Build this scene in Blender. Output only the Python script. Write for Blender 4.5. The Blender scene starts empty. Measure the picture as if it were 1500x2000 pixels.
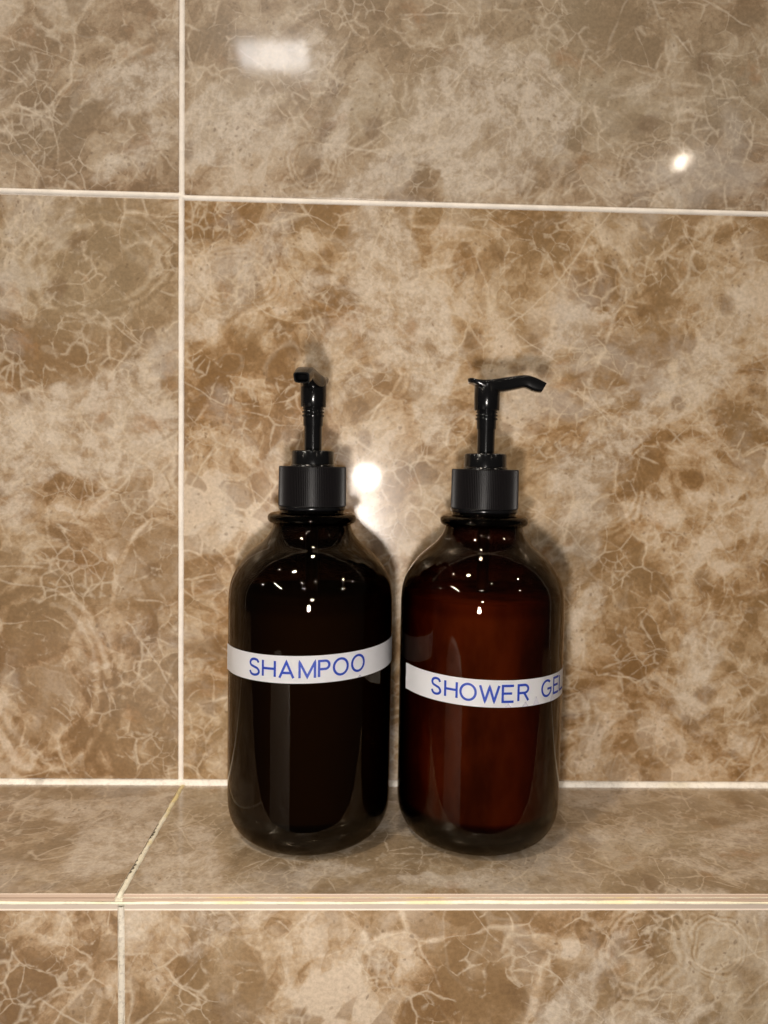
import bpy, bmesh, math, random
from math import sin, cos, pi, radians, asin
from mathutils import Vector, Matrix
S = 0.001                                   # the scene is laid out in millimetres, stored in metres
scene = bpy.context.scene

# ------------------------------------------------------------------ camera
cam_d = bpy.data.cameras.new('camera'); cam = bpy.data.objects.new('camera', cam_d)
scene.collection.objects.link(cam); scene.camera = cam
CX, CY, CZ = 98.45, -424.0, 181.6
yaw, pitch, roll = 0.03098, 0.06375, 0.01751
fw = Vector((sin(yaw)*cos(pitch), cos(yaw)*cos(pitch), -sin(pitch)))
rt = Vector((cos(yaw), -sin(yaw), 0)); up = rt.cross(fw)
r2 = rt*cos(roll) + up*sin(roll); u2 = -rt*sin(roll) + up*cos(roll)
M = Matrix((r2, u2, -fw)).transposed().to_4x4()
M.translation = Vector((CX, CY, CZ))*S
cam.matrix_world = M
cam_d.sensor_fit = 'HORIZONTAL'; cam_d.sensor_width = 36; cam_d.lens = 36
cam_d.clip_start = 0.01; cam_d.clip_end = 50
cam_d.dof.use_dof = True; cam_d.dof.focus_distance = 0.350; cam_d.dof.aperture_fstop = 9.5

# ------------------------------------------------------------------ world (unlit dark room beyond the lamps)
w = bpy.data.worlds.new('World'); scene.world = w; w.use_nodes = True
bg = w.node_tree.nodes['Background']
bg.inputs[0].default_value = (1.0, 0.88, 0.74, 1); bg.inputs[1].default_value = 0.035
scene.view_settings.view_transform = 'Standard'; scene.view_settings.look = 'None'
scene.view_settings.exposure = 0.12; scene.view_settings.gamma = 1.0

# ------------------------------------------------------------------ lamps
def point(name, loc, power, radius, col):
    l = bpy.data.lights.new(name, 'POINT'); l.energy = power; l.shadow_soft_size = radius*S; l.color = col
    o = bpy.data.objects.new(name, l); o.location = Vector(loc)*S; scene.collection.objects.link(o); return o
def area(name, loc, target, power, sx, sy, col):
    l = bpy.data.lights.new(name, 'AREA'); l.shape = 'RECTANGLE'; l.size = sx*S; l.size_y = sy*S
    l.energy = power; l.color = col
    o = bpy.data.objects.new(name, l); o.location = Vector(loc)*S
    d = (Vector(target)-Vector(loc)); o.rotation_euler = d.to_track_quat('-Z', 'Y').to_euler()
    scene.collection.objects.link(o); return o
WARM = (1.0, 0.86, 0.70)
point('phone_flash', (CX+7, CY-2, CZ-15), 0.5, 14.0, (1.0, 0.94, 0.88))
point('hand_torch', (79, CY+2, 108), 4.0, 13.0, (1.0, 0.93, 0.86))
CE = 1450
for x, y, pw in [(-420, -760, 36), (1345, -760, 8), (-2500, -750, 7), (-3000, -2400, 7), (330, -1300, 5), (2100, -1650, 7), (105, -62, 8),
                 (-900, -420, 1.5), (1900, -560, 1.5), (-250, -1450, 1.5)]:
    point('downlight', (x, y, CE), pw, 60 if pw > 30 else 36 if pw > 6 else 16, WARM)
point('downlight', (98+1300, -2790, CE-10), 2.6, 14, WARM)
area('ceiling_panel_lamp', (-195, -2080, CE), (-195, -2080, 0), 2.2, 215, 170, (1, 0.97, 0.95))
area('linear_lamp', (-1510, -1540, CE-40), (-1510, -1540, 0), 26.0, 40, 900, (1, 0.93, 0.8)).rotation_euler = (0, 0, 0)

# ------------------------------------------------------------------ node helpers
class NT:
    def __init__(s, tree): s.t = tree; s.n = tree.nodes; s.l = tree.links
    def node(s, typ, **kw):
        n = s.n.new(typ)
        for k, v in kw.items(): setattr(n, k, v)
        return n
    def put(s, sock, v):
        if isinstance(v, bpy.types.NodeSocket): s.l.new(v, sock)
        elif v is not None: sock.default_value = v
    def math(s, op, a, b=None, c=None, clamp=False):
        n = s.node('ShaderNodeMath', operation=op, use_clamp=clamp)
        s.put(n.inputs[0], a); s.put(n.inputs[1], b); s.put(n.inputs[2], c); return n.outputs[0]
    def vmath(s, op, a, b=None, scale=None):
        n = s.node('ShaderNodeVectorMath', operation=op)
        s.put(n.inputs[0], a)
        if b is not None: s.put(n.inputs[1], b)
        if scale is not None: s.put(n.inputs[3], scale)
        return n.outputs['Value'] if op in ('LENGTH', 'DISTANCE', 'DOT_PRODUCT') else n.outputs[0]
    def step(s, v, a, b, lo=0.0, hi=1.0):
        n = s.node('ShaderNodeMapRange', interpolation_type='SMOOTHSTEP')
        s.put(n.inputs[0], v)
        for i, x in enumerate((a, b, lo, hi)): s.put(n.inputs[i+1], x)
        return n.outputs[0]
    def mix(s, f, a, b):
        n = s.node('ShaderNodeMix', data_type='RGBA')
        s.put(n.inputs[0], f)
        for k, v in ((6, a), (7, b)):
            if isinstance(v, tuple) and len(v) == 3: v = (*v, 1)
            s.put(n.inputs[k], v)
        return n.outputs[2]
    def noise(s, vec, scale, detail=3, rough=0.5, lac=2.0, dist=0.0):
        n = s.node('ShaderNodeTexNoise'); s.put(n.inputs['Vector'], vec)
        n.inputs['Scale'].default_value = scale; n.inputs['Detail'].default_value = detail
        n.inputs['Roughness'].default_value = rough; n.inputs['Lacunarity'].default_value = lac
        n.inputs['Distortion'].default_value = dist
        return n.outputs['Fac'], n.outputs['Color']
    def voro(s, vec, scale, feature='F1', rnd=1.0):
        n = s.node('ShaderNodeTexVoronoi', feature=feature); s.put(n.inputs['Vector'], vec)
        n.inputs['Scale'].default_value = scale; n.inputs['Randomness'].default_value = rnd
        return n.outputs['Distance'], (n.outputs['Color'] if feature != 'DISTANCE_TO_EDGE' else None)
def newmat(name):
    m = bpy.data.materials.new(name); m.use_nodes = True
    return m, NT(m.node_tree), m.node_tree.nodes['Principled BSDF']
def simple(name, col, rough=0.5, **kw):
    m, t, b = newmat(name); b.inputs['Base Color'].default_value = (*col, 1); b.inputs['Roughness'].default_value = rough
    for k, v in kw.items(): b.inputs[k.replace('_', ' ')].default_value = v
    return m

# ------------------------------------------------------------------ marble-look glaze
def marble_group():
    g = bpy.data.node_groups.new('brown_marble', 'ShaderNodeTree')
    g.interface.new_socket('Vector', in_out='INPUT', socket_type='NodeSocketVector')
    g.interface.new_socket('Seed', in_out='INPUT', socket_type='NodeSocketVector')
    g.interface.new_socket('Patch', in_out='INPUT', socket_type='NodeSocketFloat')
    g.interface.new_socket('Dark', in_out='INPUT', socket_type='NodeSocketFloat')
    g.interface.new_socket('Olive', in_out='INPUT', socket_type='NodeSocketFloat')
    g.interface.new_socket('Ring', in_out='INPUT', socket_type='NodeSocketFloat')
    g.interface.new_socket('Color', in_out='OUTPUT', socket_type='NodeSocketColor')
    t = NT(g); gi = t.node('NodeGroupInput'); go = t.node('NodeGroupOutput')
    P = t.vmath('ADD', gi.outputs['Vector'], gi.outputs['Seed'])
    patch, dark, olive, ring = [gi.outputs[k] for k in ('Patch', 'Dark', 'Olive', 'Ring')]
    def warp(vec, scale, amp, det=3, rough=.5):
        _, c = t.noise(vec, scale, det, rough)
        return t.vmath('ADD', vec, t.vmath('SCALE', t.vmath('SUBTRACT', c, (.5, .5, .5)), scale=amp))
    A = warp(P, 7, .060); B = warp(A, 38, .011, 4, .6); Cc = warp(B, 150, .0022, 3)
    V = warp(warp(P, 9, .045), 60, .0045, 3)                   # calmer field for the veins: long, angular
    def cell(vec, scale):
        d, c = t.voro(vec, scale, 'F1'); e_, _ = t.voro(vec, scale, 'DISTANCE_TO_EDGE')
        sp = t.node('ShaderNodeSeparateColor'); t.put(sp.inputs[0], c); return d, e_, sp.outputs
    # body tone: clouds + the tone of each fragment
    dr = t.node('ShaderNodeVectorRotate', rotation_type='Z_AXIS'); t.put(dr.inputs[0], B); dr.inputs['Angle'].default_value = -.75
    D = t.vmath('MULTIPLY', dr.outputs[0], (.55, 1.35, 1))      # diagonal drift of the stone
    n1, _ = t.noise(D, 18, 6, .68)
    n2, _ = t.noise(Cc, 48, 6, .74)
    _, e1, r1 = cell(V, 24)
    _, e2, r2_ = cell(warp(V, 45, .007), 66)
    # curving plates: a stepped field with pale rims, like fossils and agate
    def plates(vec, scale, k):
        f, _ = t.noise(vec, scale, 2.2, .55); q = t.math('MULTIPLY', f, k); fr = t.math('FRACT', q)
        st = t.math('ADD', t.math('FLOOR', q), t.step(fr, .80, .95)); odd = t.math('PINGPONG', t.math('MULTIPLY', st, .618), .5)
        rim = t.step(t.math('ABSOLUTE', t.math('SUBTRACT', fr, .87)), .0, .10, 1.0, 0.0); return odd, rim
    o1, rim1 = plates(warp(A, 26, .014), 15, 9)
    o2, rim2 = plates(warp(A, 60, .006), 42, 8)
    tone = t.math('ADD', t.math('MULTIPLY', n1, .62), t.math('MULTIPLY', n2, .70))
    tone = t.math('ADD', tone, t.math('MULTIPLY', t.math('SUBTRACT', r1[0], .5), t.step(e1, .0, .05, 0.0, .09)))
    tone = t.math('ADD', tone, t.math('MULTIPLY', t.math('SUBTRACT', r2_[0], .5), t.step(e2, .0, .06, 0.0, .11)))
    tone = t.math('ADD', tone, t.math('MULTIPLY', t.math('SUBTRACT', o1, .25), .20))
    tone = t.math('ADD', tone, t.math('MULTIPLY', t.math('SUBTRACT', o2, .25), .16))
    tone = t.math('ADD', tone, t.math('MULTIPLY', t.math('SUBTRACT', patch, dark), .085))
    tone = t.math('ADD', t.math('SUBTRACT', tone, .165), t.math('MULTIPLY', ring, .07))
    ramp = t.node('ShaderNodeValToRGB'); t.put(ramp.inputs[0], tone)
    e = ramp.color_ramp.elements
    e[0].position = .36; e[0].color = (.255, .152, .076, 1)
    e[1].position = .66; e[1].color = (.70, .57, .44, 1)
    for p, c in ((.43, (.320, .198, .104)), (.48, (.410, .272, .160)), (.53, (.50, .357, .225)), (.59, (.60, .46, .325))):
        k = ramp.color_ramp.elements.new(p); k.color = (*c, 1)
    col = ramp.outputs[0]
    # darker translucent fragments with soft edges, large and small
    zone = t.step(t.noise(A, 10, 3)[0], .44, .56)
    dk = t.math('MULTIPLY', t.math('MULTIPLY', t.step(r1[1], .52, .62), t.step(e1, .015, .06)), zone)
    col = t.mix(t.math('MULTIPLY', dk, .65), col, (.30, .192, .102))
    z2 = t.step(t.noise(t.vmath('ADD', A, (2.2, .4, 0)), 15, 4)[0], .47, .57)
    dk2 = t.math('MULTIPLY', t.math('MULTIPLY', t.step(r2_[1], .5, .6), t.step(e2, .02, .08)), z2)
    col = t.mix(t.math('MULTIPLY', dk2, .55), col, (.28, .175, .092))
    # olive and grey tints drifting through the stone
    ol = t.math('MULTIPLY', t.step(t.noise(A, 7, 4)[0], .46, .62), .22)
    ol = t.math('ADD', ol, t.math('MULTIPLY', olive, .42), clamp=True)
    col = t.mix(ol, col, (.40, .325, .215))
    # pale cloudy masses, finely crystalline
    pn, _ = t.noise(D, 10, 6, .68)
    pn = t.math('ADD', pn, t.math('MULTIPLY', t.math('SUBTRACT', patch, dark), .20))
    pale = t.step(pn, .53, .62)
    fine, _ = t.noise(Cc, 95, 5, .76)
    palecol = t.mix(t.step(fine, .38, .62), (.48, .375, .27), (.76, .655, .54))
    col = t.mix(t.math('MULTIPLY', pale, t.step(fine, .30, .55, .20, .74)), col, palecol)
    gz = t.math('MULTIPLY', t.step(t.noise(t.vmath('ADD', A, (5, 2, 0)), 14, 5, .65)[0], .55, .70), .55)
    col = t.mix(gz, col, (.58, .51, .44))
    # dark amoeba spots
    ad, _, ar = cell(warp(Cc, 90, .005), 50)
    spot = t.math('MULTIPLY', t.step(ad, .36, .20), t.step(ar[1], .72, .80))
    col = t.mix(t.math('MULTIPLY', spot, .55), col, (.22, .135, .072))
    # veins: angular nets at three sizes, each fading in and out along its length
    def veins(vec, scale, wid, amt, colr, mask):
        nonlocal col
        d, _ = t.voro(vec, scale, 'DISTANCE_TO_EDGE')
        wv = t.math('MULTIPLY', t.step(t.noise(vec, 60, 4, .65)[0], .36, .66, .25, 2.2), wid)
        v = t.math('SUBTRACT', 1.0, t.math('DIVIDE', d, wv, clamp=True))
        v = t.math('MULTIPLY', t.math('MULTIPLY', v, amt), mask)
        col = t.mix(v, col, colr)
    m0 = t.step(t.noise(D, 9, 5, .65)[0], .50, .62, .0, 1)
    m1 = t.step(t.noise(A, 27, 5, .7)[0], .47, .58)
    m2 = t.step(t.noise(t.vmath('ADD', A, (3.1, 1.7, 0)), 33, 5, .7)[0], .49, .58)
    m3 = t.step(t.noise(t.vmath('ADD', A, (7.1, 4.7, 0)), 38, 5, .7)[0], .49, .58)
    veins(V, 24, .017, .60, (.76, .63, .48), m1)
    veins(warp(V, 45, .007), 66, .034, .62, (.74, .61, .46), m2)
    veins(warp(V, 90, .004), 120, .075, .60, (.72, .60, .46), m3)
    # long hairlines running across everything
    for off, ang, sc, mk in (((0, 0, 0), .6, 13, m0), ((4, 9, 0), 2.2, 17, m1)):
        vr = t.node('ShaderNodeVectorRotate', rotation_type='Z_AXIS'); t.put(vr.inputs[0], t.vmath('ADD', V, off)); vr.inputs['Angle'].default_value = ang
        q = t.vmath('MULTIPLY', vr.outputs[0], (1.0, .28, 1.0))
        d, _ = t.voro(q, sc, 'DISTANCE_TO_EDGE')
        v = t.step(d, .0, .009, .55, .0)
        col = t.mix(t.math('MULTIPLY', v, mk), col, (.76, .64, .50))
    mr = t.step(t.noise(t.vmath('ADD', A, (8, 3, 0)), 16, 4, .6)[0], .42, .60)
    col = t.mix(t.math('MULTIPLY', t.math('MULTIPLY', rim1, mr), .20), col, (.76, .65, .51))
    # agate banding in a few places
    c1, _ = t.noise(A, 13, 2, .45)
    fr = t.math('FRACT', t.math('MULTIPLY', c1, 17.0))
    ln = t.step(t.math('ABSOLUTE', t.math('SUBTRACT', fr, .5)), .02, .16, 1.0, 0.0)
    mz = t.step(t.noise(t.vmath('ADD', P, (1.3, 5.2, 0)), 11, 3)[0], .58, .68)
    col = t.mix(t.math('MULTIPLY', t.math('MULTIPLY', ln, mz), .18), col, (.74, .62, .47))
    # rust and fine dark pores
    ru = t.math('MULTIPLY', t.step(t.noise(B, 33, 5, .65)[0], .58, .74), .5)
    col = t.mix(ru, col, (.40, .215, .095))
    pd, _ = t.voro(Cc, 230, 'F1')
    pore = t.math('MULTIPLY', t.step(pd, .22, .12), t.step(t.noise(A, 24, 4)[0], .50, .60))
    col = t.mix(t.math('MULTIPLY', pore, .5), col, (.19, .12, .07))
    gr, _ = t.noise(P, 500, 3, .75)
    hv = t.node('ShaderNodeHueSaturation'); t.put(hv.inputs['Color'], col); t.put(hv.inputs['Value'], t.step(gr, .3, .7, .72, .93)); hv.inputs['Saturation'].default_value = .99
    t.put(go.inputs['Color'], hv.outputs[0])
    return g
MG = marble_group()

def marble(name, plane, seed, pales=(), darks=(), olives=(), rings=(), rough=.24, rot=0.0, sat=1.0, val=1.0):
    """plane 'xz' or 'xy'; patches are (u, v, radius_u, radius_v, angle_deg, strength) in mm on the tile's own surface"""
    m, t, b = newmat(name)
    geo = t.node('ShaderNodeNewGeometry'); sx = t.node('ShaderNodeSeparateXYZ'); t.put(sx.inputs[0], geo.outputs['Position'])
    cb = t.node('ShaderNodeCombineXYZ'); t.put(cb.inputs[0], sx.outputs[0]); t.put(cb.inputs[1], sx.outputs[2 if plane == 'xz' else 1])
    uv = cb.outputs[0]
    wn, wc = t.noise(uv, 22, 4, .6)
    uvw = t.vmath('ADD', uv, t.vmath('SCALE', t.vmath('SUBTRACT', wc, (.5, .5, .5)), scale=.035))
    def patches(lst):
        acc = None
        for (u, v, ru, rv, ang, st) in lst:
            mp = t.node('ShaderNodeMapping', vector_type='TEXTURE'); t.put(mp.inputs[0], uvw)
            mp.inputs['Location'].default_value = (u*S, v*S, 0); mp.inputs['Rotation'].default_value = (0, 0, radians(ang))
            mp.inputs['Scale'].default_value = (ru*S, rv*S, 1)
            d = t.vmath('LENGTH', mp.outputs[0]); f = t.step(d, 0.45, 1.25, st, 0.0)
            acc = f if acc is None else t.math('MAXIMUM', acc, f)
        return acc if acc is not None else 0.0
    g = t.node('ShaderNodeGroup'); g.node_tree = MG
    vr = t.node('ShaderNodeVectorRotate', rotation_type='Z_AXIS'); t.put(vr.inputs[0], uv); vr.inputs['Angle'].default_value = rot
    t.put(g.inputs['Vector'], vr.outputs[0]); g.inputs['Seed'].default_value = seed
    t.put(g.inputs['Patch'], patches(pales)); t.put(g.inputs['Dark'], patches(darks)); t.put(g.inputs['Olive'], patches(olives))
    acc = None
    wn2, wc2 = t.noise(uv, 30, 3, .55); uvr = t.vmath('ADD', uv, t.vmath('SCALE', t.vmath('SUBTRACT', wc2, (.5, .5, .5)), scale=.016))
    for (u, v, ru, rv, ang, st) in rings:
        mp = t.node('ShaderNodeMapping', vector_type='TEXTURE'); t.put(mp.inputs[0], uvr)
        mp.inputs['Location'].default_value = (u*S, v*S, 0); mp.inputs['Rotation'].default_value = (0, 0, radians(ang)); mp.inputs['Scale'].default_value = (ru*S, rv*S, 1)
        d = t.vmath('LENGTH', mp.outputs[0])
        f = t.math('MULTIPLY', t.math('SINE', t.math('MULTIPLY', d, 34)), t.math('MULTIPLY', t.step(d, .60, .78, 0, st), t.step(d, 1.2, 1.05)))
        acc = f if acc is None else t.math('ADD', acc, f)
    t.put(g.inputs['Ring'], acc if acc is not None else 0.0)
    hs = t.node('ShaderNodeHueSaturation'); t.put(hs.inputs['Color'], g.outputs[0]); hs.inputs['Saturation'].default_value = sat; hs.inputs['Value'].default_value = val
    t.put(b.inputs['Base Color'], hs.outputs[0])
    b.inputs['Roughness'].default_value = rough; b.inputs['IOR'].default_value = 1.5
    b.inputs['Coat Weight'].default_value = 0.6; b.inputs['Coat Roughness'].default_value = .062
    # the glaze is very slightly wavy
    bn, _ = t.noise(uv, 30, 2, .5)
    bp = t.node('ShaderNodeBump'); bp.inputs['Strength'].default_value = .05; bp.inputs['Distance'].default_value = .001
    t.put(bp.inputs['Height'], bn); t.put(b.inputs['Normal'], bp.outputs[0]); t.put(b.inputs['Coat Normal'], bp.outputs[0])
    return m

# ------------------------------------------------------------------ mesh helpers
def link(name, bm, mats, parent=None, smooth=True):
    me = bpy.data.meshes.new(name); bm.normal_update(); bm.to_mesh(me); bm.free()
    for m in (mats if isinstance(mats, (list, tuple)) else [mats]): me.materials.append(m)
    if smooth: me.polygons.foreach_set('use_smooth', [True]*len(me.polygons))
    o = bpy.data.objects.new(name, me); scene.collection.objects.link(o)
    if parent: o.parent = parent
    return o
def autosmooth(o, ang=35):
    me = o.data; bm = bmesh.new(); bm.from_mesh(me)
    for e in bm.edges:
        if len(e.link_faces) == 2 and e.calc_face_angle(0) > radians(ang): e.smooth = False
    bm.to_mesh(me); bm.free()
def lathe(prof, n=96, close=False, rfun=None):
    """prof: (r, z) in mm"""
    bm = bmesh.new(); rings = []
    for r, z in prof:
        if r < 1e-6: rings.append([bm.verts.new((0, 0, z*S))])
        else: rings.append([bm.verts.new((r*S*cos(2*pi*k/n), r*S*sin(2*pi*k/n), z*S)) for k in range(n)])
    pairs = list(zip(rings, rings[1:]))
    if close: pairs.append((rings[-1], rings[0]))
    for a, b in pairs:
        for k in range(n):
            k2 = (k+1) % n
            if len(a) == 1 and len(b) == 1: continue
            if len(a) == 1: bm.faces.new((a[0], b[k2], b[k]))
            elif len(b) == 1: bm.faces.new((a[k], a[k2], b[0]))
            else: bm.faces.new((a[k], a[k2], b[k2], b[k]))
    bmesh.ops.recalc_face_normals(bm, faces=bm.faces)
    return bm
def spline(pts, sub=5):
    out = []
    P = [pts[0]]+list(pts)+[pts[-1]]
    for i in range(1, len(P)-2):
        p0, p1, p2, p3 = P[i-1:i+3]
        for k in range(sub):
            t = k/sub
            out.append(tuple(0.5*((2*b)+(-a+c)*t+(2*a-5*b+4*c-d)*t*t+(-a+3*b-3*c+d)*t**3) for a, b, c, d in zip(p0, p1, p2, p3)))
    out.append(tuple(pts[-1])); return out

# ------------------------------------------------------------------ materials
def grout_mat(name, base, dirt, yellow, pscale=1.0, dark_at=()):
    m, t, b = newmat(name)
    geo = t.node('ShaderNodeNewGeometry'); p = geo.outputs['Position']
    f1 = t.noise(p, 60*pscale, 4, .6)[0]; f2 = t.noise(p, 25*pscale, 3, .6)[0]; f3 = t.noise(p, 520, 5, .8)[0]
    c = t.mix(t.step(f1, .35, .68), base, tuple(x*.86 for x in base))
    c = t.mix(t.math('MULTIPLY', t.step(f2, .49, .60), yellow), c, (.74, .60, .27))
    c = t.mix(t.math('MULTIPLY', t.step(t.noise(p, 38*pscale, 4, .65)[0], .57, .68), dirt), c, (.22, .185, .14))
    c = t.mix(t.step(f3, .50, .60, 0, .60*dirt+.05), c, (.30, .26, .21))
    for (x, y, z, r) in dark_at:
        d = t.vmath('DISTANCE', p, (x*S, y*S, z*S)); d = t.math('ADD', d, t.math('MULTIPLY', t.math('SUBTRACT', f3, .5), .0022))
        c = t.mix(t.step(d, r*S, r*.6*S), c, (.05, .04, .02))
    t.put(b.inputs['Base Color'], c); b.inputs['Roughness'].default_value = .7
    bp = t.node('ShaderNodeBump'); bp.inputs['Strength'].default_value = .5; bp.inputs['Distance'].default_value = .0004
    t.put(bp.inputs['Height'], f3); t.put(b.inputs['Normal'], bp.outputs[0])
    return m
M_GROUT = grout_mat('cream_grout', (.93, .86, .78), .08, .04)
M_GROUT_L = grout_mat('stained_grout', (.80, .75, .60), .35, .85, 1.0,
                      dark_at=tuple((-.55+1.2*(1+y/111), y, 0, r) for y, r in ((-50, .8), (-54, .9), (-58, 1.5), (-60.5, 1.7), (-63, 1.3), (-67, .8), (-72, .7), (-78, .7), (-84, .9), (-88, 1.5), (-91, 1.6), (-94, 1.3), (-99, .8))))
M_GROUT_F = grout_mat('speckled_grout', (.70, .64, .54), .75, .12, 2.0)
M_CORNER = grout_mat('corner_grout', (.93, .88, .80), .40, .22, .8)
M_BEAD = grout_mat('edge_grout', (.86, .80, .62), .22, .50, 1.0)
def biscuit(name, col):
    m, t, b = newmat(name); geo = t.node('ShaderNodeNewGeometry'); p = geo.outputs['Position']
    f = t.noise(t.vmath('MULTIPLY', p, (60, 300, 300)), 1, 4, .6)[0]
    t.put(b.inputs['Base Color'], t.mix(f, tuple(x*.84 for x in col), tuple(x*1.12 for x in col))); b.inputs['Roughness'].default_value = .55
    return m
M_BISC_TOP = biscuit('pink_tile_body', (.40, .295, .225))
M_BISC_FRONT = biscuit('grey_tile_body', (.36, .305, .26))
M_EDGE_HILITE = biscuit('pale_edge_highlight', (.74, .62, .52))  # pale body colour stands in for the edge highlight along the arris

# ------------------------------------------------------------------ the wall and its tiles
L = 111.0
def box_bm(x0, x1, y0, y1, z0, z1, bev=0.0):
    bm = bmesh.new()
    bmesh.ops.create_cube(bm, size=1)
    for v in bm.verts:
        v.co = Vector(((x0+x1)/2+(x1-x0)*v.co.x, (y0+y1)/2+(y1-y0)*v.co.y, (z0+z1)/2+(z1-z0)*v.co.z))*S
    if bev: bmesh.ops.bevel(bm, geom=list(bm.edges), offset=bev*S, segments=2, affect='EDGES', profile=.5)
    return bm
wall = link('wall', box_bm(-700, 800, 0.7, 40, -260, 760), M_GROUT, smooth=False); wall['kind'] = 'structure'
def tile_quad(corners, y0, y1, mat, parent, bev=.5):
    bm = bmesh.new()
    f = [bm.verts.new(Vector((x, y0, z))*S) for x, z in corners]; k = [bm.verts.new(Vector((x, y1, z))*S) for x, z in corners]
    bm.faces.new(f); bm.faces.new(k[::-1])
    for i in range(4): j = (i+1) % 4; bm.faces.new((f[j], f[i], k[i], k[j]))
    bmesh.ops.recalc_face_normals(bm, faces=bm.faces)
    ee = [e for e in bm.edges if all(v in f for v in e.verts)]
    bmesh.ops.bevel(bm, geom=ee, offset=bev*S, segments=2, affect='EDGES', profile=.5)
    return link('tile', bm, mat, parent, smooth=False)
# surfaces: positions of the pale and dark masses of the print
M_T1 = marble('marble_upper_left', sat=0.92, val=0.97, plane='xz', seed=(2.3, .4, .1), pales=((-20, 345, 40, 18, 10, .6), (-30, 375, 30, 16, 20, .6)), darks=((-60, 355, 40, 22, 15, .9),), olives=((-40, 380, 90, 60, 0, .7),))
M_T2 = marble('marble_upper_right', sat=.95, val=0.97, plane='xz', seed=(6.1, 2.2, .7), pales=((30, 358, 36, 26, -10, 1), (75, 380, 16, 60, 8, .5), (165, 370, 45, 50, 0, .7), (270, 385, 35, 14, 25, .6)),
              darks=((12, 400, 26, 18, 0, .9), (60, 335, 25, 14, 0, .5), (135, 335, 10, 14, 0, .8), (230, 405, 70, 20, -10, .8), (300, 360, 40, 20, 0, .5)), olives=((150, 400, 260, 60, 0, 1),), rings=((255, 345, 22, 14, 20, .8), (70, 340, 14, 14, 0, .7)))
M_T3 = marble('marble_lower_left', sat=1.06, val=1.0, plane='xz', seed=(4.4, 7.7, .3), pales=((-75, 300, 16, 40, -30, .8), (-60, 200, 60, 28, 0, 1), (-90, 170, 20, 30, 0, .7)),
              darks=((-45, 290, 30, 14, 15, .8), (-80, 245, 50, 14, 0, .9), (-90, 75, 30, 50, 0, .6)), olives=((-55, 285, 60, 40, 0, .6),), rings=((-45, 285, 38, 26, 15, 1), (-75, 62, 36, 56, 5, 1)))
M_T4 = marble('marble_lower_right', sat=1.13, val=1.02, plane='xz', seed=(9.2, 1.3, .9), pales=((112, 285, 20, 55, 15, .9), (135, 240, 15, 60, 12, 1), (14, 150, 20, 22, 0, .7), (215, 255, 50, 12, 40, .6), (290, 250, 20, 50, -30, .6), (225, 120, 14, 60, 5, .45), (290, 90, 15, 50, 0, .5)),
              darks=((20, 300, 18, 12, 0, .6), (190, 290, 22, 10, 15, .9), (225, 275, 16, 10, 0, .8), (250, 60, 30, 14, 0, .7), (40, 225, 30, 20, 0, .4)), rings=((30, 280, 22, 14, 0, .7), (235, 170, 20, 26, 0, .8), (200, 40, 30, 20, 0, .6)))
y0t, y1t = 0.0, 0.6
g = 1.45
def zl(x): return 322.3 if x < 0 else 322.0
tile_quad([(-600, 324.2), (-g+.2, 323.6), (-g+.7, 640), (-600, 640)], 0, .6, M_T1, wall)
tile_quad([(g+.2, 323.0), (602, 322.6), (602, 640), (g+.7, 640)], 0, .6, M_T2, wall)
tile_quad([(-600, 2.2), (-g, 2.2), (-g+.2, 320.6), (-600, 321.2)], 0, .6, M_T3, wall)
tile_quad([(g-.1, 2.2), (602, 2.2), (602, 319.9), (g+.2, 320.2)], 0, .6, M_T4, wall)

# ------------------------------------------------------------------ the ledge
core = box_bm(-600, 602, -L-1.2, 0.5, -14, -1.0)
ledge = link('ledge', core, M_GROUT_L, smooth=False); ledge['kind'] = 'structure'
front_core = link('riser', box_bm(-600, 602, -L-2.9, -L+12, -400, -14.2), M_GROUT_F, smooth=False); front_core['kind'] = 'structure'
M_L1 = marble('marble_ledge_left', sat=0.94, val=0.86, plane='xy', seed=(12.4, 3.1, .2), pales=((-12, -60, 22, 45, -20, .9), (-60, -30, 30, 12, 0, .4)), darks=((-70, -55, 30, 25, 20, .8), (-75, -12, 30, 10, 0, .7)), olives=((-40, -50, 200, 200, 0, .9),))
M_L2 = marble('marble_ledge_right', sat=1.02, val=0.84, plane='xy', seed=(15.9, 5.3, .6), pales=((18, -80, 14, 30, 0, .8), (90, -88, 20, 8, 0, .6), (150, -95, 50, 8, 5, .7), (235, -60, 30, 20, 10, .5)), darks=((215, -45, 25, 14, 0, .7), (240, -100, 30, 10, 0, .6)), olives=((200, -50, 400, 200, 0, 1),))
M_F1 = marble('marble_riser_left', sat=1.06, val=0.93, plane='xz', seed=(18.3, 8.3, .5), pales=((-70, -30, 14, 14, 0, .7), (-40, -60, 16, 12, 0, .6)), darks=((-50, -35, 30, 20, 20, .6), (-80, -55, 14, 20, 0, .6)))
M_F2 = marble('marble_riser_right', sat=1.06, val=0.93, plane='xz', seed=(21.7, 4.9, .8), pales=((95, -25, 25, 16, 0, .5), (190, -45, 10, 50, -30, .8), (215, -65, 60, 10, 10, .5)), darks=((50, -45, 40, 25, 0, .5), (150, -40, 20, 18, 0, .9), (225, -20, 14, 18, 0, .8), (255, -20, 14, 18, 0, .7)), rings=((190, -50, 9, 10, 0, 1), (222, -25, 18, 20, 0, 1), (252, -22, 12, 14, 0, 1)), olives=((260, -50, 70, 60, 0, .7),))
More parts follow.
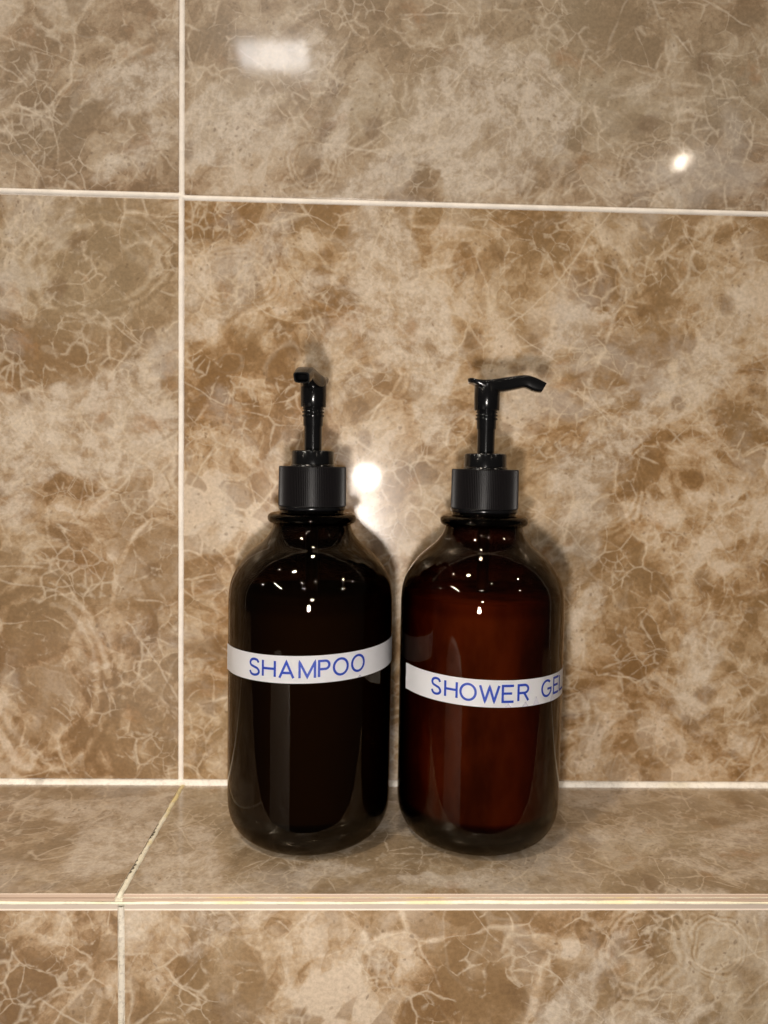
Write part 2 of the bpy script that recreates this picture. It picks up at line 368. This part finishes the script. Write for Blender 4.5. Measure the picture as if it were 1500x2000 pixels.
def extrude_profile(prof, x0, x1, slots, mats, name, parent, xb0=None, xb1=None):
    """prof: (y, z) closed outline; slots: material index for each edge; the ends may lean (xb = x at the back)"""
    bm = bmesh.new()
    ymin = min(p[0] for p in prof); ymax = max(p[0] for p in prof)
    def X(x, xb, y): return x if xb is None else x+(xb-x)*(y-ymin)/(ymax-ymin)
    a = [bm.verts.new(Vector((X(x0, xb0, y), y, z))*S) for y, z in prof]; b = [bm.verts.new(Vector((X(x1, xb1, y), y, z))*S) for y, z in prof]
    n = len(prof)
    for i in range(n):
        j = (i+1) % n; f = bm.faces.new((a[i], a[j], b[j], b[i])); f.material_index = slots[i]
    fa = bm.faces.new(a[::-1]); fb = bm.faces.new(b); fa.material_index = fb.material_index = len(mats)-1
    bmesh.ops.recalc_face_normals(bm, faces=bm.faces)
    return link(name, bm, mats, parent, smooth=False)
# top tile: glaze, rounded arris, pink chamfer
top_prof = [(-1.6, 0), (-L+.5, 0), (-L+.12, -.1), (-L-.1, -.35), (-L-1.55, -1.9), (-L-1.3, -2.3), (-L+2, -2.6), (-L+2, -.97), (-1.6, -.97)]
top_prof = [(-1.6, 0), (-L+.5, 0), (-L+.12, -.1), (-L-.1, -.35), (-L-1.6, -1.9), (-L-1.6, -2.2), (-L-1.25, -.98-1.1), (-L-1.22, -.9), (-1.6, -.9)]
for mat, xa, xb_, ba, bb in ((M_L1, -600, 0.4-1.4, -600, 1.2-1.4+.6), (M_L2, 2.0+.1, 602, 2.6, 602)):
    extrude_profile(top_prof, xa, xb_, [0, 2, 1, 1, 1, 1, 1, 1, 1], [mat, M_BISC_TOP, M_EDGE_HILITE], 'tile', ledge, ba, bb)
# front tile: chamfer grey, thin arris coloured pale as a highlight, glazed face
yf = -L-3.6
fr_prof = [(-L-2.25, -3.15), (yf+.12, -4.35), (yf-.02, -4.5), (yf, -4.85), (yf, -190), (-L-2.9-.02, -190), (-L-2.92, -3.6), (-L-2.3, -3.3)]
fr_prof = [(-L-2.3, -3.05), (yf+.1, -4.35), (yf-.03, -4.6), (yf, -4.95), (yf, -190), (-L-2.95, -190), (-L-2.95, -4.6), (-L-2.2, -3.7)]
for mat, xa, xb_ in ((M_F1, -600, 0.7), (M_F2, 3.6, 602)):
    extrude_profile(fr_prof, xa, xb_, [1, 2, 2, 0, 1, 1, 1, 1], [mat, M_BISC_FRONT, M_EDGE_HILITE], 'tile', front_core)
# grout beads, worn and uneven
random.seed(4)
def bead(path_pts, width_fn, name, mat, parent, nrm, side, seed=0):
    """irregular ribbon: path point p, half width, raised in the middle along nrm"""
    bm = bmesh.new(); prev = None
    for i, p in enumerate(path_pts):
        a, b = width_fn(i); h = .25+.15*random.random()
        row = [bm.verts.new((Vector(p)+side*s+nrm*hh)*S) for s, hh in ((-a, -.5), (-a*.8, h*.5), (0, h), (b*.8, h*.5), (b, -.5))]
        if prev:
            for k in range(4): bm.faces.new((prev[k], prev[k+1], row[k+1], row[k]))
        prev = row
    bmesh.ops.recalc_face_normals(bm, faces=bm.faces)
    return link(name, bm, mat, parent)
def wob(i, f, s): return sin(i*f+s)+.6*sin(i*f*2.7+s*3)+.5*(random.random()-.5)
# joint between wall and ledge
pts = [(-160+i*1.6, -1.5, .8) for i in range(360)]
bead(pts, lambda i: (2.3+.18*wob(i, .12, 1), 2.3+.12*wob(i, .17, 2)), 'grout_joint', M_CORNER, ledge, Vector((0, -1, 1)).normalized(), Vector((0, .7071, .7071)))
# joint of the front arris
def wf(i):
    x = -160+i*1.3
    up_ = .55 + .12*wob(i, .09, 0) + (.55 if 120 < x < 235 else 0)*max(0, sin((x-120)/115*pi))**.5
    return (up_, .62+.06*wob(i, .2, 1))
nn = Vector((0, -.80, .60)); sd = Vector((0, -.55, -.835))
pts = [(-160+i*1.3, -L-1.95, -2.62) for i in range(450)]
bead(pts, wf, 'grout_joint', M_BEAD, ledge, nn, sd)
# joint across the ledge top, crumbly
pts = [(0.55+1.3*(i/110), -L-1.5+i*(L/110), 0 if i > 2 else -1.2+.5*i) for i in range(110)]
bead(pts, lambda i: (1.2+.16*wob(i, .35, 3), 1.2+.16*wob(i, .3, 5)), 'grout_joint', M_GROUT_L, ledge, Vector((0, 0, 1)), Vector((1, 0, 0)))
for o in [ledge.children[-1]]: o.location.z = -.00018
# joint down the riser
pts = [(1.9+.35*sin(i*.07), -L-3.45-(.0 if i > 4 else 0), -3.4-i*1.0) for i in range(90)]
bead(pts, lambda i: (1.4+.12*wob(i, .3, 3), 1.45+.14*wob(i, .25, 5)), 'grout_joint', M_GROUT_F, front_core, Vector((0, -1, 0)), Vector((1, 0, 0)))
# joints of the wall (cross of pale lines), slightly proud of the recess
pts = [(0.0+.06*sin(i*.2), .28, 2+i*3.0) for i in range(160)]
bead([(x + (.45 if z > 322 else 0), y, z) for x, y, z in pts], lambda i: (1.5, 1.5), 'grout_joint', M_GROUT, wall, Vector((0, -1, 0)), Vector((1, 0, 0)))
pts = [(-160+i*3.0, .26, (322.6 if -160+i*3 < 0 else 321.5)) for i in range(200)]
bead(pts, lambda i: (1.5, 1.5), 'grout_joint', M_GROUT, wall, Vector((0, -1, 0)), Vector((0, 0, 1)))

# unseen pale panel, added only to put the grey reflected streak in the bottles
bm = bmesh.new(); W = 235.0
out = [(0, -420), (0, -60)] + [(W*.5-W*.5*cos(radians(a)), -60+48*sin(radians(a))) for a in range(10, 180, 10)] + [(W, -60), (W, -420)]
A_ = Vector((-88, -452, 0)); D_ = Vector((-.955, .297, 0)); N_ = Vector((-.297, -.955, 0))
fr = [bm.verts.new((A_+D_*u+Vector((0, 0, v)))*S) for u, v in out]; bk = [bm.verts.new((A_+D_*u+N_*18+Vector((0, 0, v)))*S) for u, v in out]
bm.faces.new(fr); bm.faces.new(bk[::-1])
for i in range(len(out)): j = (i+1) % len(out); bm.faces.new((fr[j], fr[i], bk[i], bk[j]))
bmesh.ops.recalc_face_normals(bm, faces=bm.faces)
panel = link('streak_panel', bm, simple('streak_panel_grey', (.80, .88, .97), .5), smooth=False); panel['kind'] = 'structure'

# ------------------------------------------------------------------ bottle materials
def glass_mat(name, dens, col):
    """a clear skin with Fresnel reflection; the colour comes from absorption in the thickness of the glass"""
    m = bpy.data.materials.new(name); m.use_nodes = True; t = NT(m.node_tree); t.n.clear()
    out = t.node('ShaderNodeOutputMaterial'); tr = t.node('ShaderNodeBsdfTransparent'); gl = t.node('ShaderNodeBsdfGlossy')
    gl.inputs['Color'].default_value = (.66, .57, .46, 1)
    fr = t.node('ShaderNodeFresnel'); fr.inputs['IOR'].default_value = 1.5
    geo = t.node('ShaderNodeNewGeometry')
    tc = t.node('ShaderNodeTexCoord'); ob = tc.outputs['Object']
    f = t.noise(t.vmath('MULTIPLY', ob, (1, 1, .35)), 45, 3, .5)[0]
    d = t.noise(ob, 700, 3, .6)[0]
    sx = t.node('ShaderNodeSeparateXYZ'); t.put(sx.inputs[0], ob)
    t.put(gl.inputs['Roughness'], t.step(t.noise(t.vmath('MULTIPLY', ob, (1, 1, .4)), 90, 5, .7)[0], .50, .72, .012, .075))
    # a ring of fine ripples just below the shoulder
    rip = t.math('MULTIPLY', t.step(t.math('ABSOLUTE', t.math('SUBTRACT', sx.outputs[2], .110)), .010, .002), t.noise(t.vmath('MULTIPLY', ob, (1, 1, .6)), 620, 2, .5)[0])
    h = t.math('ADD', f, t.math('MULTIPLY', rip, .34))
    bp = t.node('ShaderNodeBump'); bp.inputs['Strength'].default_value = .07; bp.inputs['Distance'].default_value = .001
    t.put(bp.inputs['Height'], h); t.put(gl.inputs['Normal'], bp.outputs[0]); t.put(fr.inputs['Normal'], bp.outputs[0])
    mx = t.node('ShaderNodeMixShader'); fac = t.math('MULTIPLY', fr.outputs[0], t.math('SUBTRACT', 1.0, geo.outputs['Backfacing']))
    t.put(mx.inputs[0], fac); t.put(mx.inputs[1], tr.outputs[0]); t.put(mx.inputs[2], gl.outputs[0])
    t.put(out.inputs['Surface'], mx.outputs[0])
    va = t.node('ShaderNodeVolumeAbsorption'); va.inputs['Color'].default_value = (*col, 1); va.inputs['Density'].default_value = dens
    t.put(out.inputs['Volume'], va.outputs[0])
    return m
M_GLASS1 = glass_mat('dark_amber_glass', 3900, (.62, .50, .30))
M_GLASS2 = glass_mat('red_amber_glass', 2600, (.60, .33, .01))
M_LIQ1 = simple('dark_shampoo', (.07, .05, .02), .5, Specular_IOR_Level=0.0)
M_LIQ2, t_, b_ = newmat('amber_gel')
p_ = t_.node('ShaderNodeTexCoord').outputs['Object']
f_ = t_.noise(t_.vmath('MULTIPLY', p_, (1, 1, .45)), 38, 4, .55)[0]
t_.put(b_.inputs['Base Color'], t_.mix(t_.step(f_, .35, .68), (.10, .046, .018), (.31, .145, .048)))
b_.inputs['Specular IOR Level'].default_value = 0; b_.inputs['Roughness'].default_value = .8
M_BLACK = simple('black_gloss_plastic', (.004, .004, .0045), .16, Specular_IOR_Level=.42)
M_RIB = simple('black_satin_plastic', (.007, .006, .0065), .38, Specular_IOR_Level=.24)
M_TUBE = simple('smoky_tube', (.05, .035, .025), .5, Specular_IOR_Level=.1)
M_TAPE = simple('white_label_tape', (.93, .925, .95), .32)
M_INK = simple('blue_print', (.002, .034, .33), .5)
M_PEAK = simple('grey_tape_peak', (.50, .49, .56), .3)

# ------------------------------------------------------------------ stroke lettering
def arc(cx, cy, rx, ry, a0, a1, n=18):
    return [(cx+rx*cos(radians(a0+(a1-a0)*i/n)), cy+ry*sin(radians(a0+(a1-a0)*i/n))) for i in range(n+1)]
GL = {
 'S': [spline([(.93, .80), (.80, .95), (.50, 1.0), (.20, .93), (.07, .76), (.16, .60), (.48, .51), (.82, .42), (.97, .24), (.84, .07), (.50, 0), (.18, .06), (.03, .24)], 4)],
 'H': [[(0, 0), (0, 1)], [(1, 0), (1, 1)], [(0, .5), (1, .5)]],
 'A': [[(0, 0), (.5, 1), (1, 0)], [(.2, .32), (.8, .32)]],
 'M': [[(0, 0), (0, 1), (.5, .08), (1, 1), (1, 0)]],
 'P': [[(0, 0), (0, 1), (.55, 1)] + arc(.60, .745, .40, .255, 90, -90) + [(.55, .49), (0, .49)]],
 'O': [arc(.5, .5, .5, .5, 90, 450, 40)],
 'W': [[(0, 1), (.26, 0), (.5, .92), (.74, 0), (1, 1)]],
 'E': [[(1, 1), (0, 1), (0, 0), (1, 0)], [(0, .52), (.85, .52)]],
 'R': [[(0, 0), (0, 1), (.55, 1)] + arc(.58, .75, .38, .25, 90, -90) + [(.55, .5), (0, .5)], [(.55, .5), (1, 0)]],
 'G': [arc(.5, .5, .5, .5, 48, 330, 34)+[(.97, .30), (.97, .46), (.55, .46)]],
 'L': [[(0, 1), (0, 0), (1, 0)]],
}
def ribbon(bm, pts, wd, place, z):
    """stroke of width wd along pts (label mm); place maps (s, v, lift) to a point on the bottle"""
    d = []
    for a, b in zip(pts, pts[1:]):
        k = max(1, int(math.hypot(b[0]-a[0], b[1]-a[1])/.5))
        d += [(a[0]+(b[0]-a[0])*i/k, a[1]+(b[1]-a[1])*i/k) for i in range(k)]
    d.append(pts[-1]); closed = math.hypot(d[0][0]-d[-1][0], d[0][1]-d[-1][1]) < 1e-3
    rows = []
    for i, p in enumerate(d):
        if closed: q0, q1 = d[i-1] if i else d[-2], d[i+1] if i < len(d)-1 else d[1]
        else: q0, q1 = d[max(0, i-1)], d[min(len(d)-1, i+1)]
        u = (p[0]-q0[0], p[1]-q0[1]); v = (q1[0]-p[0], q1[1]-p[1])
        lu = math.hypot(*u) or 1; lv = math.hypot(*v) or 1
        if u == (0, 0): u = v; lu = lv
        if v == (0, 0): v = u; lv = lu
        tx, ty = u[0]/lu+v[0]/lv, u[1]/lu+v[1]/lv; l = math.hypot(tx, ty) or 1; tx /= l; ty /= l
        c = max(.45, tx*v[0]/lv+ty*v[1]/lv); h = wd/2/c
        rows.append([bm.verts.new(place(p[0]-ty*h, p[1]+tx*h, z)), bm.verts.new(place(p[0]+ty*h, p[1]-tx*h, z))])
    for a, b in zip(rows, rows[1:]): bm.faces.new((a[0], b[0], b[1], a[1]))

# ------------------------------------------------------------------ bottle builder
OUT = spline([(29.0, 0), (30.6, .3), (33, 1.5), (36, 4.2), (38.4, 8.4), (39.6, 13), (40, 18.5)], 4)[:-1] + [(40, 19+i*9.4) for i in range(10)] + \
      spline([(40, 113), (39.9, 116), (39.4, 121), (38.55, 124.3), (37.3, 127.4), (35.6, 130.5), (33.6, 133.5), (31.0, 136.6), (27.6, 139.7), (24.0, 142.6), (21.2, 145.8), (19.5, 149), (18.9, 151.4)], 4) + \
      [(19.1+2.5*cos(radians(a)), 154.3+2.45*sin(radians(a))) for a in range(-75, 76, 15)] + [(18.6, 156.8), (15.9, 156.9), (15.6, 157.4), (15.6, 160)]
def inner(off):
    off = off-1.1
    base = [(0, 3.4), (24, 3.6), (30, 4.6), (34.5, 7.5), (37.2, 12), (40-off, 19)]
    return base, [(40-off, 60), (40-off, 112), (39.4-off, 121), (37.3-off, 127.2), (33.4-off, 133), (27.2-off, 138.6), (20.4-off+1, 144.9), (17.6-off+1, 149.5), (13.6, 156), (13.6, 160)]
def tube_bm(r0, r1, z0, z1, n=40):
    return lathe([(r0, z0), (r1, z0), (r1, z1), (r0, z1)], n, close=True)
def make_bottle(name, label, x, y, az, glass, liquid, level, text, zc, slope, s0, s1, head_rot, th, tw, peaks, phoff):
    root = bpy.data.objects.new(name, None); scene.collection.objects.link(root)
    root.empty_display_size = .02
    root.location = (x*S, y*S, 0); root['label'] = label; root['category'] = 'pump bottle'
    root['group'] = 'amber pump bottles on the ledge'
    # glass shell
    base, side = inner(2.0)
    prof = [(0, 2.0), (22, 1.6), (27.2, .5)] + OUT + list(reversed(side)) + list(reversed(base))
    o = link('glass_body', lathe(prof, 160), glass, root); autosmooth(o, 60)
    # liquid
    b2, s2 = inner(2.2)
    b2 = [(r*(.995 if r else 1), z+.25) for r, z in b2]
    lp = b2 + [(r, z) for r, z in s2 if z < level] + [(38.2, level-.6), (37.8, level), (0, level-.4)]
    o = link('liquid', lathe(lp, 120), liquid, root); autosmooth(o, 60)
    o = link('dip_tube', lathe([(0, level), (3.0, level), (3.0, 159), (0, 159)], 24), M_TUBE, root); autosmooth(o)
    # cap with vertical ribs
    bm = bmesh.new(); N = 116; rows = []
    for z, rr, amp in ((160.3, 16.15, 0), (160.7, 16.45, .55), (178.9, 16.3, .55), (179.35, 16.0, 0)):
        row = []
        for k in range(N*4):
            a = 2*pi*k/(N*4); r = rr-(amp if k % 4 in (2, 3) else 0)
            row.append(bm.verts.new((r*S*cos(a), r*S*sin(a), z*S)))
        rows.append(row)
    n4 = N*4
    for a, b in zip(rows, rows[1:]):
        for k in range(n4): bm.faces.new((a[k], a[(k+1) % n4], b[(k+1) % n4], b[k]))
    bm.faces.new(rows[-1]); bm.faces.new(rows[0][::-1])
    bmesh.ops.recalc_face_normals(bm, faces=bm.faces)
    cap = link('screw_cap', bm, M_RIB, root, smooth=False)
    o = link('cap_rim', lathe([(13, 158.4), (15.9, 158.35), (16.35, 158.7), (16.5, 159.3), (16.3, 160.1), (15.9, 160.28), (13, 160.28)], 96, True), M_BLACK, cap); autosmooth(o, 50)
    o = link('collar', lathe([(0, 179.4), (10.9, 179.4), (10.75, 180.0), (10.35, 180.4), (10.3, 186.2), (10.0, 186.8), (9.3, 187.1), (5.4, 187.2), (5.0, 186.6), (0, 186.6)], 72), M_BLACK, root); autosmooth(o, 40)
    st = [(0, 186.5), (4.25, 186.5), (4.3, 198.8), (4.75, 198.9), (4.8, 203.2), (5.3, 203.35), (5.4, 203.8), (5.3, 204.2), (4.75, 204.4), (4.75, 205.0), (5.35, 205.15), (5.4, 205.5), (5.3, 205.85),
          (4.7, 206.0), (4.7, 206.6), (5.3, 206.7), (5.3, 207.2), (4.9, 207.3), (4.9, 208.2), (0, 208.2)]
    o = link('stem', lathe(st, 48), M_BLACK, root); autosmooth(o, 40)
    # actuator: socket, thumb plate and arm with hollow nozzle
    hd = bpy.data.objects.new('pump_head', None)
    bm = lathe([(0, 207.9), (5.9, 207.9), (6.15, 208.2), (6.25, 214), (6.3, 220.4), (5.9, 221.2), (0, 221.2)], 56)
    head = link('pump_head', bm, M_BLACK, root); autosmooth(head, 40)
    bpy.data.objects.remove(hd)
    st_ = [  # x_top, z_top, x_bot, z_bot, half width top, half width bottom
        (-9.6, 223.0, -9.5, 221.8, 2.2, 2.0), (-9.0, 223.35, -8.9, 221.0, 4.2, 3.8), (-7.2, 223.3, -7.0, 220.6, 6.0, 5.4), (-4.8, 222.7, -5.4, 219.8, 6.6, 6.2),
        (-1, 222.6, -1, 217.6, 6.3, 6.2), (3.5, 223.1, 3.2, 216.9, 5.9, 5.9), (7, 223.7, 6.6, 216.8, 5.2, 5.0), (11, 224.3, 11, 217.6, 4.7, 4.4), (15, 224.9, 15, 218.5, 4.4, 4.0),
        (18.5, 225.0, 18.0, 219.0, 4.3, 3.8), (21.5, 224.4, 20.6, 218.0, 4.2, 3.7), (25, 223.0, 23.2, 217.1, 4.0, 3.6), (28.2, 221.4, 25.7, 216.9, 3.8, 3.5)]
    bm = bmesh.new(); rows = []
    st2 = spline(st_, 3)
    def ring(s, k=1.0, dx=0.0, n=28):
        xt, zt, xb, zb, wt, wb = s; row = []
        cxm, czm = (xt+xb)/2, (zt+zb)/2
        for i in range(n):
            a = 2*pi*i/n; ca, sa = cos(a), sin(a)
            u = math.copysign(abs(ca)**.42, ca); v = math.copysign(abs(sa)**.48, sa)
            tt = (v+1)/2; wdt = wb+(wt-wb)*tt
            xx, zz = xb+(xt-xb)*tt, zb+(zt-zb)*tt
            row.append(bm.verts.new(Vector(((cxm+(xx-cxm)*k+dx), u*wdt*k, czm+(zz-czm)*k))*S))
        return row
    for s in st2: rows.append(ring(s))
    last = st2[-1]
    rows.append(ring(last, .80)); rows.append(ring(last, .74, -1.0)); rows.append(ring(last, .70, -5))
    for a, b in zip(rows, rows[1:]):
        n = len(a)
        for k in range(n): bm.faces.new((a[k], a[(k+1) % n], b[(k+1) % n], b[k]))
    bm.faces.new(rows[0][::-1]); bm.faces.new(rows[-1])
    bmesh.ops.recalc_face_normals(bm, faces=bm.faces)
    arm = link('spout', bm, M_BLACK, head); autosmooth(arm, 38)
    head.rotation_euler = (0, 0, head_rot)
    # label tape
    def place(s, v, lift):
        ang = -pi/2 + az + s/40.0
        r = (40.12+lift); zz = zc + v + slope*s
        return Vector((r*cos(ang), r*sin(ang), zz))*S
    bm = bmesh.new(); prev = None; n = 150
    H = 12.4
    for i in range(n+1):
        s = s0+(s1-s0)*i/n
        lift = max(0, (1-(s-s0)/2.2))*.35 if s-s0 < 2.2 else 0
        row = [bm.verts.new(place(s+.15*sin(v), v, lift)) for v in (-H/2, -H/6, H/6, H/2)]
        if prev:
            for k in range(3): bm.faces.new((prev[k], row[k], row[k+1], prev[k+1]))
        prev = row
    r = bmesh.ops.solidify(bm, geom=bm.faces[:], thickness=.12*S)
    bmesh.ops.recalc_face_normals(bm, faces=bm.faces)
    tape = link('label', bm, M_TAPE, root); autosmooth(tape, 50)
    for ch, a, b, dv in text:
        bm = bmesh.new()
        for stroke in GL[ch]:
            ribbon(bm, [(a+px*(b-a), (py-.5)*th+dv) for px, py in stroke], tw, place, .20)
        link('letter', bm, M_INK, tape, smooth=False)
    for (sa, wa, ha) in peaks:  # flat grey peaks along the lower edge of the tape
        bm = bmesh.new(); hh = -H/2+.05
        pp = [(-.5, 0), (-.36, .35), (-.2, .62), (-.08, .95), (.06, 1), (.2, .7), (.3, .4), (.42, .3), (.5, 0)]
        vs = [bm.verts.new(place(sa+px*wa, hh+py*ha, .165)) for px, py in pp]; bm.faces.new(vs)
        link('grey_peak', bm, M_PEAK, tape, smooth=False)
    return root

def solver(bx, cxpx, by=-49.0):
    """label arc length for a horizontal pixel offset, seen by the camera"""
    vx, vy = CX-bx, CY-by; D = math.hypot(vx, vy); view = math.atan2(vy, vx)
    def s(px):
        beta = (px-cxpx)/1500.0*1.0                     # angle off the axis line
        k = math.tan(beta); k = math.sin(math.atan(k))*D/40.0; k = max(-.995, min(.995, k))
        phi = asin(k) - math.atan(math.tan(beta))       # surface angle measured from the direction to the camera
        return phi*40.0
    az = view + pi/2
    return s, az
s1f, az1 = solver(75, 606)
s2f, az2 = solver(159.3, 937)
t1 = []
for ch, a, b, dv in [('S', 489, 507, .1), ('H', 514, 537, .15), ('A', 546, 573, -.1), ('M', 585, 615, -.1), ('P', 623, 643, .1), ('O', 652, 679, .35), ('O', 687.5, 710.5, .6)]:
    t1.append((ch, s1f(a), s1f(b), dv))
t2 = []
for ch, a, b, dv in [('S', 843.5, 861, .5), ('H', 870, 892.5, .35), ('O', 900, 929.5, .2), ('W', 938, 975, .15), ('E', 982, 1003, .1), ('R', 1012, 1031, .2), ('G', 1056.5, 1073.5, .55), ('E', 1078, 1086.5, .7), ('L', 1088.5, 1094.0, .8)]:
    t2.append((ch, s2f(a), s2f(b), dv))
make_bottle('pump_bottle', 'near-black amber bottle with black pump, white tape reading SHAMPOO', 75, -49, az1, M_GLASS1, M_LIQ1, 118, t1,
            89.9, .032, s1f(446.5), 88, radians(-90-8), 7.2, 1.06, [(23.5, 2.6, 1.1)], 0)
make_bottle('pump_bottle', 'reddish brown bottle with black pump, white tape reading SHOWER GEL', 159.3, -49, az2, M_GLASS2, M_LIQ2, 119, t2,
            79.8, -.018, s2f(793), 98, radians(-6), 7.2, 1.06, [(13.0, 3.0, 2.0), (21.5, 3.4, 2.2), (27.5, 3.6, 4.0), (39.5, 4.5, 4.2)], 0)

scene.render.engine = 'CYCLES'
scene.cycles.max_bounces = 7; scene.cycles.transmission_bounces = 4; scene.cycles.glossy_bounces = 4; scene.cycles.diffuse_bounces = 3; scene.cycles.transparent_max_bounces = 16
scene.cycles.caustics_reflective = False; scene.cycles.caustics_refractive = False
